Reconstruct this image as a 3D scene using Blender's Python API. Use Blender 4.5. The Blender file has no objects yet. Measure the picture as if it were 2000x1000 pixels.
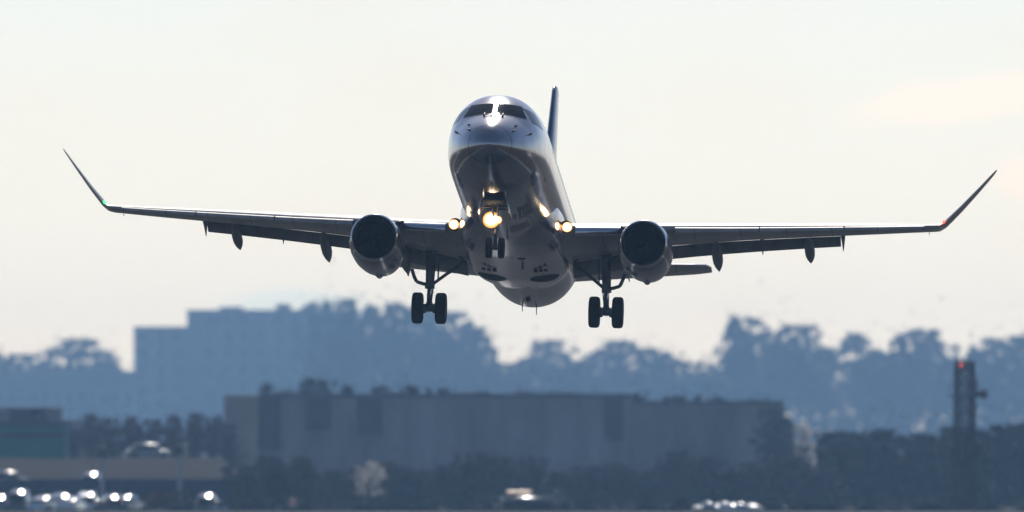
import bpy, bmesh, math, random
from mathutils import Vector, Matrix
from mathutils.bvhtree import BVHTree
R = math.radians
random.seed(7)
S = bpy.context.scene
COL = S.collection

# ------------------------------------------------------------------ camera
FOC = 25600.0                       # focal length in pixels of a 2000 px wide frame
CAMZ = 2.0
cam = bpy.data.cameras.new("camera")
cam.sensor_width = 36.0
cam.lens = 36.0 * FOC / 2000.0
cam.clip_start = 1.0
cam.clip_end = 30000.0
cam.dof.use_dof = True
cam.dof.focus_distance = 388.0
cam.dof.aperture_fstop = cam.lens / 1000.0 / 0.29
cam_o = bpy.data.objects.new("camera", cam)
COL.objects.link(cam_o)
cam_o.location = (0, 0, CAMZ)
cam_o.rotation_euler = (R(90) + math.atan(455.0 / FOC), 0, 0)
S.camera = cam_o

# ------------------------------------------------------------------ sky, sun, exposure
SUN_EL, SUN_AZ = R(36), R(1.5)
S.view_settings.view_transform = 'Standard'
S.view_settings.look = 'None'
S.view_settings.gamma = 1.0
S.view_settings.use_curve_mapping = False
S.view_settings.exposure = -0.2
S.cycles.use_denoising = True
S.cycles.max_bounces = 8

W = bpy.data.worlds.new("World")
S.world = W
W.use_nodes = True
nt = W.node_tree
N, LK = nt.nodes, nt.links
bg = N["Background"]
sky = N.new("ShaderNodeTexSky")
sky.sky_type = 'NISHITA'
sky.sun_disc = False
sky.sun_elevation = SUN_EL
sky.sun_rotation = SUN_AZ
sky.air_density = 0.75
sky.dust_density = 0.35
sky.ozone_density = 1.0
SKY_STRENGTH = 0.105
# one warm cloud bank low in the sky and faint cloud texture, laid out by sky direction
tc = N.new("ShaderNodeTexCoord")
def noise(scale, detail=5.0):
    mp = N.new("ShaderNodeMapping")
    mp.inputs['Scale'].default_value = scale
    nz = N.new("ShaderNodeTexNoise")
    nz.inputs['Scale'].default_value = 1.0
    nz.inputs['Detail'].default_value = detail
    LK.new(tc.outputs['Generated'], mp.inputs['Vector'])
    LK.new(mp.outputs['Vector'], nz.inputs['Vector'])
    return nz
def ramp(src, p0, p1):
    rm = N.new("ShaderNodeValToRGB")
    rm.color_ramp.elements[0].position = p0
    rm.color_ramp.elements[1].position = p1
    LK.new(src, rm.inputs['Fac'])
    return rm.outputs['Color']
def tint(base, fac, col):
    mx = N.new("ShaderNodeMix")
    mx.data_type = 'RGBA'
    mx.blend_type = 'MULTIPLY'
    LK.new(base, mx.inputs['A'])
    mx.inputs['B'].default_value = (*col, 1)
    LK.new(fac, mx.inputs['Factor'])
    return mx.outputs['Result']
def bank(c, ext, rot=0.0):
    """soft elongated cloud centred on direction (x, z) with half extents ext, edges broken by noise"""
    nz = noise((150, 1, 260))
    sub = N.new("ShaderNodeVectorMath"); sub.operation = 'SUBTRACT'
    LK.new(tc.outputs['Generated'], sub.inputs[0]); sub.inputs[1].default_value = (c[0], 1, c[1])
    mp = N.new("ShaderNodeMapping")
    mp.vector_type = 'TEXTURE'
    mp.inputs['Rotation'].default_value = (0, rot, 0)
    mp.inputs['Scale'].default_value = (ext[0], 50, ext[1])
    LK.new(sub.outputs[0], mp.inputs['Vector'])
    ln = N.new("ShaderNodeVectorMath"); ln.operation = 'LENGTH'
    LK.new(mp.outputs['Vector'], ln.inputs[0])
    ma = N.new("ShaderNodeMath"); ma.operation = 'MULTIPLY_ADD'
    LK.new(nz.outputs['Fac'], ma.inputs[0]); ma.inputs[1].default_value = -1.6
    LK.new(ln.outputs['Value'], ma.inputs[2])
    mr = N.new("ShaderNodeMapRange")
    mr.inputs['From Min'].default_value = 0.35
    mr.inputs['From Max'].default_value = -0.35
    LK.new(ma.outputs[0], mr.inputs['Value'])
    return mr.outputs['Result']
one = N.new('ShaderNodeValue'); one.outputs[0].default_value = 1.0
col = tint(sky.outputs['Color'], one.outputs[0], (.90, .868, .90))   # white balance of the sky
col = tint(col, ramp(noise((45, 1, 110)).outputs['Fac'], .45, .75), (1.0, .968, .945))
col = tint(col, bank((.0345, .0298), (.0098, .0017), R(-9)), (1.14, 1.02, .985))
col = tint(col, bank((.0395, .0235), (.003, .0022)), (1.12, 1.01, .98))
col = tint(col, bank((-.0163, .0141), (.0062, .0013)), (.85, .94, 1.0))
LK.new(col, bg.inputs['Color'])
bg.inputs['Strength'].default_value = SKY_STRENGTH

sd = Vector((math.sin(SUN_AZ) * math.cos(SUN_EL), math.cos(SUN_AZ) * math.cos(SUN_EL), math.sin(SUN_EL)))
sun = bpy.data.lights.new("sun", 'SUN')
sun.energy = 3.5
sun.angle = R(0.53)
sun.color = (1.0, 0.93, 0.83)
sun_o = bpy.data.objects.new("sun", sun)
COL.objects.link(sun_o)
sun_o.location = sd * 500
sun_o.rotation_euler = (-sd).to_track_quat('-Z', 'Y').to_euler()

# ------------------------------------------------------------------ materials
def mat(name, col, rough=0.6, metal=0.0, var=0.12, scale=3.0, coat=0.0, bump=0.0, stretch=(1, 1, 1), spec=0.5, rvar=0.0, col2=None, bscale=None):
    m = bpy.data.materials.new(name)
    m.use_nodes = True
    t = m.node_tree
    b = t.nodes["Principled BSDF"]
    b.inputs['Roughness'].default_value = rough
    b.inputs['Metallic'].default_value = metal
    b.inputs['Coat Weight'].default_value = coat
    b.inputs['Coat Roughness'].default_value = 0.1
    b.inputs['Specular IOR Level'].default_value = spec
    c = t.nodes.new("ShaderNodeTexCoord")
    mpp = t.nodes.new("ShaderNodeMapping")
    mpp.inputs['Scale'].default_value = stretch
    t.links.new(c.outputs['Object'], mpp.inputs['Vector'])
    n = t.nodes.new("ShaderNodeTexNoise")
    n.inputs['Scale'].default_value = scale
    n.inputs['Detail'].default_value = 5
    t.links.new(mpp.outputs['Vector'], n.inputs['Vector'])
    r = t.nodes.new("ShaderNodeValToRGB")
    c2 = col2 or tuple(min(1, x * (1 + var)) for x in col)
    c1 = tuple(x * (1 - var) for x in col)
    r.color_ramp.elements[0].position = 0.32
    r.color_ramp.elements[1].position = 0.68
    r.color_ramp.elements[0].color = (*c1, 1)
    r.color_ramp.elements[1].color = (*c2, 1)
    t.links.new(n.outputs['Fac'], r.inputs['Fac'])
    t.links.new(r.outputs['Color'], b.inputs['Base Color'])
    if rvar:
        mr = t.nodes.new("ShaderNodeMapRange")
        mr.inputs['To Min'].default_value = max(0.02, rough - rvar)
        mr.inputs['To Max'].default_value = rough + rvar
        t.links.new(n.outputs['Fac'], mr.inputs['Value'])
        t.links.new(mr.outputs['Result'], b.inputs['Roughness'])
    if bump:
        n2 = t.nodes.new("ShaderNodeTexNoise")
        n2.inputs['Scale'].default_value = bscale or scale
        n2.inputs['Detail'].default_value = 2
        t.links.new(c.outputs['Object'], n2.inputs['Vector'])
        bp = t.nodes.new("ShaderNodeBump")
        bp.inputs['Strength'].default_value = 1.0
        bp.inputs['Distance'].default_value = bump
        t.links.new(n2.outputs['Fac'], bp.inputs['Height'])
        t.links.new(bp.outputs['Normal'], b.inputs['Normal'])
        t.links.new(bp.outputs['Normal'], b.inputs['Coat Normal'])
    return m

def seams(m, axis, period, width, dark):
    """thin darker joint lines across a paint, at a fixed spacing along one object axis"""
    t = m.node_tree
    b = t.nodes['Principled BSDF']
    src = b.inputs['Base Color'].links[0].from_socket
    c = t.nodes.new('ShaderNodeTexCoord')
    sp = t.nodes.new('ShaderNodeSeparateXYZ')
    t.links.new(c.outputs['Object'], sp.inputs[0])
    def mth(op, a, v):
        n = t.nodes.new('ShaderNodeMath'); n.operation = op
        t.links.new(a, n.inputs[0]); n.inputs[1].default_value = v
        return n.outputs[0]
    f = mth('LESS_THAN', mth('FRACT', mth('MULTIPLY', sp.outputs[axis], 1.0 / period), 0), width / period)
    mx = t.nodes.new('ShaderNodeMix'); mx.data_type = 'RGBA'; mx.blend_type = 'MULTIPLY'
    t.links.new(f, mx.inputs['Factor']); t.links.new(src, mx.inputs['A'])
    mx.inputs['B'].default_value = (dark, dark, dark, 1)
    t.links.new(mx.outputs['Result'], b.inputs['Base Color'])
    return m

def emit(name, col, strength):
    m = bpy.data.materials.new(name)
    m.use_nodes = True
    b = m.node_tree.nodes["Principled BSDF"]
    b.inputs['Base Color'].default_value = (*col, 1)
    b.inputs['Emission Color'].default_value = (*col, 1)
    b.inputs['Emission Strength'].default_value = strength
    return m

M = {}
M['silver'] = mat("silver paint", (0.40, 0.40, 0.43), 0.17, 0.8, 0.22, 1.6, coat=0.3, bump=0.004, bscale=1.1, stretch=(1.4, 0.16, 1.4), rvar=0.05)
seams(M['silver'], 1, 1.9, .035, .35)
M['belly_reflection'] = mat('painted belly reflection', (.14, .135, .13), .3, .5, .3, 3.0)  # dark tone painting in reflections on the belly
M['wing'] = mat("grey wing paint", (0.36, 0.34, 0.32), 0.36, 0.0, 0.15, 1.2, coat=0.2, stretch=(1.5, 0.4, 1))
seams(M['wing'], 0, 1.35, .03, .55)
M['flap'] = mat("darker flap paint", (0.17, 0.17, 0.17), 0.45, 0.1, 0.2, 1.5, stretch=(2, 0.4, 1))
M['alu'] = mat("polished leading edge metal", (0.72, 0.73, 0.75), 0.2, 1.0, 0.06, 2.0, rvar=0.06)
M['nacelle'] = mat("nacelle paint", (0.19, 0.20, 0.22), 0.25, 0.6, 0.1, 1.2, coat=0.5)
M['navy'] = mat("navy tail paint", (0.02, 0.045, 0.12), 0.25, 0.0, 0.1, 1.0, coat=0.6)
M['glass'] = mat("cockpit glass", (0.004, 0.011, 0.016), 0.06, 0.0, 0.2, 2.0, spec=0.03)
M['pane'] = mat("cabin pane", (0.03, 0.035, 0.045), 0.15, 0.0, 0.2, 2.0)
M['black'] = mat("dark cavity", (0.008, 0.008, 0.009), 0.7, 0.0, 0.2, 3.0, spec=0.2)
M['fan'] = mat("titanium fan", (0.02, 0.022, 0.025), 0.55, 0.5, 0.2, 6.0)
M['rubber'] = mat("tyre rubber", (0.012, 0.012, 0.013), 0.8, 0.0, 0.3, 8.0, spec=0.25)
M['gear'] = mat("landing gear steel", (0.10, 0.11, 0.13), 0.4, 0.3, 0.3, 5.0)
M['chrome'] = mat("chrome piston", (0.6, 0.62, 0.66), 0.12, 1.0, 0.05, 4.0)
M['probe'] = mat("dark probe", (0.03, 0.03, 0.035), 0.4, 0.5, 0.1, 9.0)
M['lamp'] = emit("lit landing lamp", (1.0, 0.80, 0.50), 14)
M['lampglow'] = emit("lamp halo and dim lens glow", (1.0, 0.42, 0.10), 1.5)  # emission for the painted orange halo rings, and for the dim second lens
M['red'] = emit("red navigation lamp", (1.0, 0.05, 0.02), 8)
M['green'] = emit("green navigation lamp", (0.05, 1.0, 0.25), 3)

# ------------------------------------------------------------------ mesh helpers
class MB:
    def __init__(self):
        self.bm = bmesh.new()

    def loft(self, rings, cap=True, closed=True):
        vs = [[self.bm.verts.new(p) for p in r] for r in rings]
        n = len(rings[0])
        for a, b in zip(vs, vs[1:]):
            for i in range(n if closed else n - 1):
                j = (i + 1) % n
                self.bm.faces.new((a[i], a[j], b[j], b[i]))
        if cap and closed:
            self.bm.faces.new(vs[0][::-1])
            self.bm.faces.new(vs[-1])
        return self

    def lathe(self, c, axis, prof, n=32, cap=True):
        """prof: (distance along axis, radius)"""
        ax = Vector(axis).normalized()
        u = ax.orthogonal().normalized()
        v = ax.cross(u)
        c = Vector(c)
        rings = []
        for d, r in prof:
            r = max(r, 0.0005)
            rings.append([c + ax * d + (u * math.cos(2 * math.pi * k / n) + v * math.sin(2 * math.pi * k / n)) * r for k in range(n)])
        return self.loft(rings, cap)

    def tube(self, a, b, r0, r1=None, n=10):
        a, b = Vector(a), Vector(b)
        return self.lathe(a, b - a, [(0, r0), ((b - a).length, r1 if r1 is not None else r0)], n)

    def poly(self, pts, r, n=8):
        for a, b in zip(pts, pts[1:]):
            self.tube(a, b, r, r, n)
        return self

    def box(self, c, s, rot=None, bevel=0.0):
        cx, cy, cz = c
        m = Matrix.Translation(c) @ (rot.to_4x4() if rot else Matrix.Identity(4)) @ Matrix.Diagonal((*s, 1))
        g = bmesh.ops.create_cube(self.bm, size=1.0, matrix=m)
        if bevel:
            es = list({e for v in g['verts'] for e in v.link_edges})
            bmesh.ops.bevel(self.bm, geom=es, offset=bevel, segments=2, affect='EDGES', profile=0.5)
        return self

    def quad(self, pts):
        self.bm.faces.new([self.bm.verts.new(p) for p in pts])
        return self

    def build(self, name, m, parent=None, smooth=40, off=None, recalc=True):
        if recalc:
            bmesh.ops.recalc_face_normals(self.bm, faces=self.bm.faces)
        if off is not None:
            bmesh.ops.translate(self.bm, verts=self.bm.verts, vec=off)
        me = bpy.data.meshes.new(name)
        self.bm.to_mesh(me)
        self.bm.free()
        if smooth:
            me.polygons.foreach_set('use_smooth', [True] * len(me.polygons))
            me.set_sharp_from_angle(angle=R(smooth))
        for x in (m if isinstance(m, list) else [m]):
            me.materials.append(x)
        o = bpy.data.objects.new(name, me)
        COL.objects.link(o)
        if parent:
            o.parent = parent
        return o

def tag(o, label=None, cat=None, group=None, kind=None):
    if label: o['label'] = label
    if cat: o['category'] = cat
    if group: o['group'] = group
    if kind: o['kind'] = kind
    return o

def empty(name, loc, rz=0.0, label=None, cat=None, group=None):
    o = bpy.data.objects.new(name, None)
    o.empty_display_size = 0.5
    COL.objects.link(o)
    o.location = loc
    o.rotation_euler = (0, 0, rz)
    return tag(o, label, cat, group)

def copy_tree(o, parent=None):
    c = o.copy()
    COL.objects.link(c)
    if parent: c.parent = parent
    for ch in list(o.children):
        copy_tree(ch, c)
    return c

def lerp(tab, x):
    if x <= tab[0][0]: return tab[0][1]
    for (a, fa), (b, fb) in zip(tab, tab[1:]):
        if x <= b:
            t = (x - a) / (b - a)
            return fa + (fb - fa) * t
    return tab[-1][1]

def smooth_tab(tab):
    """monotone cubic interpolation of a table"""
    xs = [p[0] for p in tab]; ys = [p[1] for p in tab]
    n = len(xs)
    d = [(ys[i + 1] - ys[i]) / (xs[i + 1] - xs[i]) for i in range(n - 1)]
    m = [d[0]] + [0 if d[i - 1] * d[i] <= 0 else 2 * d[i - 1] * d[i] / (d[i - 1] + d[i]) for i in range(1, n - 1)] + [d[-1]]
    def f(x):
        if x <= xs[0]: return ys[0]
        if x >= xs[-1]: return ys[-1]
        i = max(k for k in range(n - 1) if xs[k] <= x)
        h = xs[i + 1] - xs[i]; t = (x - xs[i]) / h
        return (ys[i] * (1 + 2 * t) * (1 - t) ** 2 + m[i] * h * t * (1 - t) ** 2 + ys[i + 1] * t * t * (3 - 2 * t) + m[i + 1] * h * t * t * (t - 1))
    return f

# ------------------------------------------------------------------ the setting: ground, runway, bank, hill
def at(px, d):                       # metres to the side for a frame column at a distance
    return (px - 1000.0) * d / FOC
def zt(py, d):                       # height for a frame row at a distance
    return CAMZ + (955.0 - py) * d / FOC

M['grass'] = mat("dry winter grass", (0.058, 0.038, 0.022), 0.9, 0, 0.35, 0.06, col2=(0.092, 0.062, 0.036), spec=0.06)
M['asphalt'] = mat("runway asphalt", (0.05, 0.05, 0.052), 0.9, 0, 0.25, 0.4, spec=0.15)
M['paint'] = mat("runway white paint", (0.6, 0.6, 0.58), 0.7, 0, 0.15, 1.0)
M['lot'] = mat("car park asphalt", (0.05, 0.05, 0.052), 0.8, 0, 0.3, 0.5, spec=0.15)
g = MB()
nx, ny = 30, 44
vs = [[g.bm.verts.new((-1500 + 3000 * i / nx, -600 + 5490 * j / ny, 0)) for i in range(nx + 1)] for j in range(ny + 1)]
for j in range(ny):
    for i in range(nx):
        g.bm.faces.new((vs[j][i], vs[j][i + 1], vs[j + 1][i + 1], vs[j + 1][i]))
tag(g.build("ground", M['grass']), kind='structure')
g = MB().quad([(-24, 60, .004), (22, 60, .004), (22, 1000, .004), (-24, 1000, .004)])
tag(g.build("runway", M['asphalt'], smooth=0), kind='structure')
g = MB()
for k in range(15):
    y = 80 + k * 60
    g.quad([(-1.5, y, .008), (-.6, y, .008), (-.6, y + 36, .008), (-1.5, y + 36, .008)])
for x in (-22.5, 20):
    g.quad([(x, 62, .008), (x + .9, 62, .008), (x + .9, 998, .008), (x, 998, .008)])
tag(g.build("runway_marking", M['paint'], smooth=0), kind='structure')
g = MB().quad([(-160, 1090, .004), (160, 1090, .004), (160, 1196, .004), (-160, 1196, .004)])
tag(g.build("car_park", M['lot'], smooth=0), kind='structure')

# ------------------------------------------------------------------ the aircraft
PB = Vector((0, 15.7, -3.4))          # base of the thing: between the main wheels
ROT = Matrix(((0.9977282632, 0.0584099175, 0.0335647776), (-0.0627595504, 0.9869991820, 0.1479657179), (-0.0244857427, -0.1497360891, 0.9884227598)))
ORG = Vector((-0.6512, 381.354, 12.6151))
jet = empty("passenger_jet", (0, 0, 0), 0, "silver twin engine passenger jet climbing nose up with landing gear down and lights on", "airplane")
jet.matrix_world = Matrix.Translation(ORG + ROT @ PB) @ ROT.to_4x4()
def P(mb, name, m, parent=None, smooth=40):
    return mb.build(name, m, parent or jet, smooth, -PB)

f_top = smooth_tab([(0, -.55), (.04, -.40), (.12, -.27), (.3, -.08), (.6, .12), (1.0, .31), (1.5, .51), (1.8, .63), (2.2, .86), (2.6, 1.09), (3.0, 1.30), (3.6, 1.51), (4.4, 1.64), (5.5, 1.70), (24, 1.70), (28, 1.62), (31.2, 1.35)])
f_bot = smooth_tab([(0, -.55), (.04, -.68), (.12, -.79), (.3, -.95), (.6, -1.10), (1.0, -1.24), (1.5, -1.38), (2.2, -1.51), (3.0, -1.61), (4.0, -1.69), (5.5, -1.76), (7, -1.78), (20.5, -1.78), (22, -1.72), (24, -1.42), (27, -.7), (29.5, 0.05), (31.2, .75)])
f_wid = smooth_tab([(0, .0), (.04, .17), (.12, .30), (.3, .48), (.6, .69), (1.0, .89), (1.5, 1.07), (2.2, 1.25), (3.0, 1.38), (4.0, 1.46), (5.5, 1.50), (6.5, 1.505), (21, 1.505), (24, 1.38), (27, 1.0), (29.5, .6), (31.2, .26)])
f_mid = smooth_tab([(0, -.55), (1, -.48), (2.2, -.32), (4, -.12), (6, 0.0), (21, 0.0), (26, .45), (31.2, 1.05)])
def ring(y, n=72, grow=0.0):
    t, b, w, c = f_top(y), f_bot(y), f_wid(y), f_mid(y)
    e = 2.0 / lerp([(0, 2.0), (1.2, 2.1), (2.4, 2.28), (4, 2.12), (6, 2.06)], y)
    out = []
    for k in range(n):
        a = 2 * math.pi * k / n
        ca, sa = math.cos(a), math.sin(a)
        x = (w + grow) * math.copysign(abs(ca) ** e, ca)
        h = (t - c + grow) if sa >= 0 else (c - b + grow)
        out.append((x, y, c + h * math.copysign(abs(sa) ** e, sa)))
    return out
ys = [0.002, .02, .04, .08, .12, .2, .3, .45, .6, .8] + [1 + .15 * i for i in range(34)] + [6.1 + .75 * i for i in range(20)] + [21 + .4 * i for i in range(26)]
fb = MB().loft([ring(y) for y in ys])
fus = P(fb, "fuselage", M['silver'])
bvh = BVHTree.FromPolygons([v.co + PB for v in fus.data.vertices], [p.vertices[:] for p in fus.data.polygons])
def hit_front(x, z, off=0.008):
    h, nrm, _, _ = bvh.ray_cast(Vector((x, -3, z)), Vector((0, 1, 0)))
    if h is None: return Vector((x, 3, z))
    return h + nrm * off
def hit_side(y, z, s, off=0.006):
    h, nrm, _, _ = bvh.ray_cast(Vector((s * 4, y, z)), Vector((-s, 0, 0)))
    if h is None: return Vector((s, y, z))
    return h + nrm * off
def patch(mb, corners, fn, n=10):
    """bilinear patch of four 2-D corners laid on the hull"""
    g = []
    for j in range(n + 1):
        r = []
        for i in range(n + 1):
            u, v = i / n, j / n
            p = [(1 - u) * (1 - v) * corners[0][k] + u * (1 - v) * corners[1][k] + u * v * corners[2][k] + (1 - u) * v * corners[3][k] for k in (0, 1)]
            r.append(mb.bm.verts.new(fn(*p)))
        g.append(r)
    for j in range(n):
        for i in range(n):
            mb.bm.faces.new((g[j][i], g[j][i + 1], g[j + 1][i + 1], g[j + 1][i]))
    return mb

# cockpit glazing (frames are thin raised rims round each pane)
for s in (-1, 1):
    c4 = [(s * .062, .625), (s * .93, .565), (s * .735, 1.035), (s * .062, 1.075)]
    fr = [(s * .045, .605), (s * .985, .53), (s * .765, 1.065), (s * .045, 1.105)]
    P(patch(MB(), fr, lambda x, z: hit_front(x, z, .006)), "windscreen_frame", M['silver'], fus)
    P(patch(MB(), c4, lambda x, z: hit_front(x, z, .013)), "windscreen", M['glass'], fus)
    sw = [(2.45, .50), (3.55, .47), (3.35, .93), (2.72, 1.0)]
    P(patch(MB(), sw, lambda y, z: hit_side(y, z, s, .008)), "side_cockpit_window", M['pane'], fus)
    # wiper: pivot by the centre post, arm and blade parked up the post
    a, b = hit_front(s * .05, .50, .03), hit_front(s * .26, .545, .04)
    w = MB().tube(hit_front(s * .06, .46, 0), a, .022).tube(a, b, .016).tube(hit_front(s * .26, .50, .035), hit_front(s * .27, .62, .035), .018)
    w.tube(hit_front(s * .27, .50, .0), hit_front(s * .27, .51, .06), .03)
    P(w, "wiper", M['probe'], fus)
    P(MB().tube(hit_front(s * .035, .68, .02), hit_front(s * .028, .98, .02), .012), "wiper_blade", M['probe'], fus)
    for x, z, ln in ((.645, .19, .14), (1.05, .06, .2), (.62, -.02, .08)):
        p = hit_front(s * x, z, 0)
        q = p + Vector((s * .06, 0, .0))
        P(MB().tube(p, q, .016, .02).lathe(q, (0, -1, 0), [(-ln, .008), (-ln * .5, .02), (ln * .6, .015), (ln, .005)], 10), "air_data_probe", M['probe'], fus)
    # cabin windows and doors
    for k in range(24):
        y = 6.3 + k * .76
        if 11.2 < y < 11.5: continue
        P(patch(MB(), [(y, .28), (y + .24, .28), (y + .24, .62), (y, .62)], lambda a, z: hit_side(a, z, s, .005), 3), "cabin_window", M['pane'], fus)
    d = MB()
    for y0, y1, z0, z1 in ((4.45, 4.47, -.75, 1.0), (5.25, 5.27, -.75, 1.0), (4.47, 5.25, -.77, -.74), (4.47, 5.25, .99, 1.02)):
        patch(d, [(y0, z0), (y1, z0), (y1, z1), (y0, z1)], lambda a, z: hit_side(a, z, s, .004), 6)
    P(d, "cabin_door_seam", M['probe'], fus)

# hatch-shaped dark patches painting belly reflections, and drain masts under the forward fuselage
def hit_below(x, y, off=.004):
    h, nrm, _, _ = bvh.ray_cast(Vector((x, y, -6)), Vector((0, 0, 1)))
    return h + nrm * off if h is not None else Vector((x, y, -1.7))
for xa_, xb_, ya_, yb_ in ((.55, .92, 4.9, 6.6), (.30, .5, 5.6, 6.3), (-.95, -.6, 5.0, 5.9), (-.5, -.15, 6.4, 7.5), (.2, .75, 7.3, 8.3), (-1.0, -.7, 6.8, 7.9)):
    P(patch(MB(), [(xa_, ya_), (xb_, ya_), (xb_, yb_), (xa_, yb_)], hit_below, 6), "dark_reflection_patch", M['belly_reflection'], fus)
for x_, y_ in ((.66, 5.3), (-.35, 7.0), (.1, 8.0), (-.75, 5.6)):
    h_ = hit_below(x_, y_, 0)
    P(MB().loft([[(x_ - .015, y_, h_.z + .03), (x_ + .015, y_, h_.z + .03), (x_ + .015, y_ + .25, h_.z + .03), (x_ - .015, y_ + .25, h_.z + .03)], [(x_ - .01, y_ + .12, h_.z - .2), (x_ + .01, y_ + .12, h_.z - .2), (x_ + .01, y_ + .25, h_.z - .2), (x_ - .01, y_ + .25, h_.z - .2)]]), "drain_mast", M['probe'], fus)

# belly fairing
def fairing_ring(y, n=48):
    w = lerp([(8.6, .95), (9.4, 1.25), (10.4, 1.46), (11.5, 1.56), (16.0, 1.56), (17.2, 1.45), (18.4, 1.2), (19.4, .8)], y)
    zb = lerp([(8.6, -1.62), (9.4, -1.76), (10.4, -1.88), (11.5, -1.95), (15.6, -1.98), (16.6, -1.92), (18.0, -1.82), (19.4, -1.66)], y)
    out = []
    for k in range(n):
        a = 2 * math.pi * k / n
        ca, sa = math.cos(a), math.sin(a)
        e = 2 / 3.4
        h = .62 if sa >= 0 else (-.95 - zb)
        out.append((w * math.copysign(abs(ca) ** e, ca), y, -.95 + h * math.copysign(abs(sa) ** e, sa)))
    return out
fair = P(MB().loft([fairing_ring(8.6 + .3 * i) for i in range(37)]), "belly_fairing", M['silver'])
fbvh = BVHTree.FromPolygons([v.co + PB for v in fair.data.vertices], [p.vertices[:] for p in fair.data.polygons])
for s in (-1, 1):
    # open main wheel wells: dark bays and a rim following the fairing
    w = MB()
    for r0, r1 in ((0.0, .40), (.40, .44)):
        rings = []
        for q in (r0, (r0 + r1) / 2, r1):
            rr = []
            for k in range(32):
                a = 2 * math.pi * k / 32
                h, nrm, _, _ = fbvh.ray_cast(Vector((s * .80 + q * math.cos(a), 15.5 + 1.15 * q * math.sin(a), -5)), Vector((0, 0, 1)))
                h = h if h is not None else Vector((s * .80, 15.5, -1.9))
                rr.append(h + Vector((0, 0, -.006 if r0 == 0 else (-.03 if q < .43 else -.003))))
            rings.append(rr)
        w.loft(rings, cap=False)
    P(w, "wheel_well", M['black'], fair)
    for k in range(3):
        P(MB().box((s * (.62 + .16 * k), 13.9 - .12 * k, -1.985), (.11, .3, .03)), "air_outlet", M['black'], fair)
P(MB().lathe((.3, 11.9, -1.9), (0, 0, -1), [(-.05, .2), (.06, .13), (.08, .02)], 16), "belly_inlet", M['black'], fair)
P(MB().box((0.28, 13.0, -2.0), (.05, .3, .16)), "blade_antenna", M['probe'], fair)
for x, y, h in ((-.22, 21.4, .22), (.18, 22.0, .26)):
    z = f_bot(y)
    P(MB().loft([[(x - .012, y - .12, z + .05), (x + .012, y - .12, z + .05), (x + .012, y + .16, z + .05), (x - .012, y + .16, z + .05)],
                 [(x - .008, y, z - h), (x + .008, y, z - h), (x + .008, y + .12, z - h), (x - .008, y + .12, z - h)]]), "belly_antenna", M['probe'], fus)
P(MB().lathe((0.02, 20.3, -1.76), (0, 0, -1), [(0, .09), (.06, .08), (.11, .02)], 14), "beacon", M['probe'], fus)

# wings
FOIL = [(1, 0.0), (.85, .025), (.65, .052), (.45, .070), (.3, .073), (.18, .066), (.1, .054), (.05, .040), (.02, .026), (.006, .013), (0, 0), (.006, -.011), (.02, -.019), (.05, -.027), (.1, -.034), (.2, -.043), (.35, -.048), (.5, -.044), (.7, -.026), (.85, -.010)]
def foil_ring(le, chord, t, inc, nrm=(0, 0, 1)):
    le = Vector(le); nrm = Vector(nrm)
    ca, sa = math.cos(R(inc)), math.sin(R(inc))
    out = []
    for u, v in FOIL:
        y, z = u * chord, v * chord * t / .12
        out.append(le + Vector((0, y * ca + z * sa, 0)) + nrm * (-y * sa + z * ca))
    return out
WS = [ (1.1, 10.75, -1.25, 5.7, .135, 1.5), (1.8, 11.1, -1.18, 5.3, .13, 1.0), (3.2, 11.82, -1.02, 4.5, .128, -.3), (4.6, 12.54, -.85, 3.76, .136, -2.3), (6.8, 13.67, -.60, 3.1, .142, -3.6), (9.0, 14.8, -.33, 2.45, .146, -4.1), (11, 15.83, -.08, 1.93, .14, -4.2), (12.5, 16.6, .12, 1.52, .125, -3.8)]
def wing_at(x, k):
    return lerp([(w[0], w[k]) for w in WS], x)
def small_foil(le, chord, th, inc, nrm=(0, 0, 1)):
    return foil_ring(le, chord, th, inc, nrm)
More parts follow.
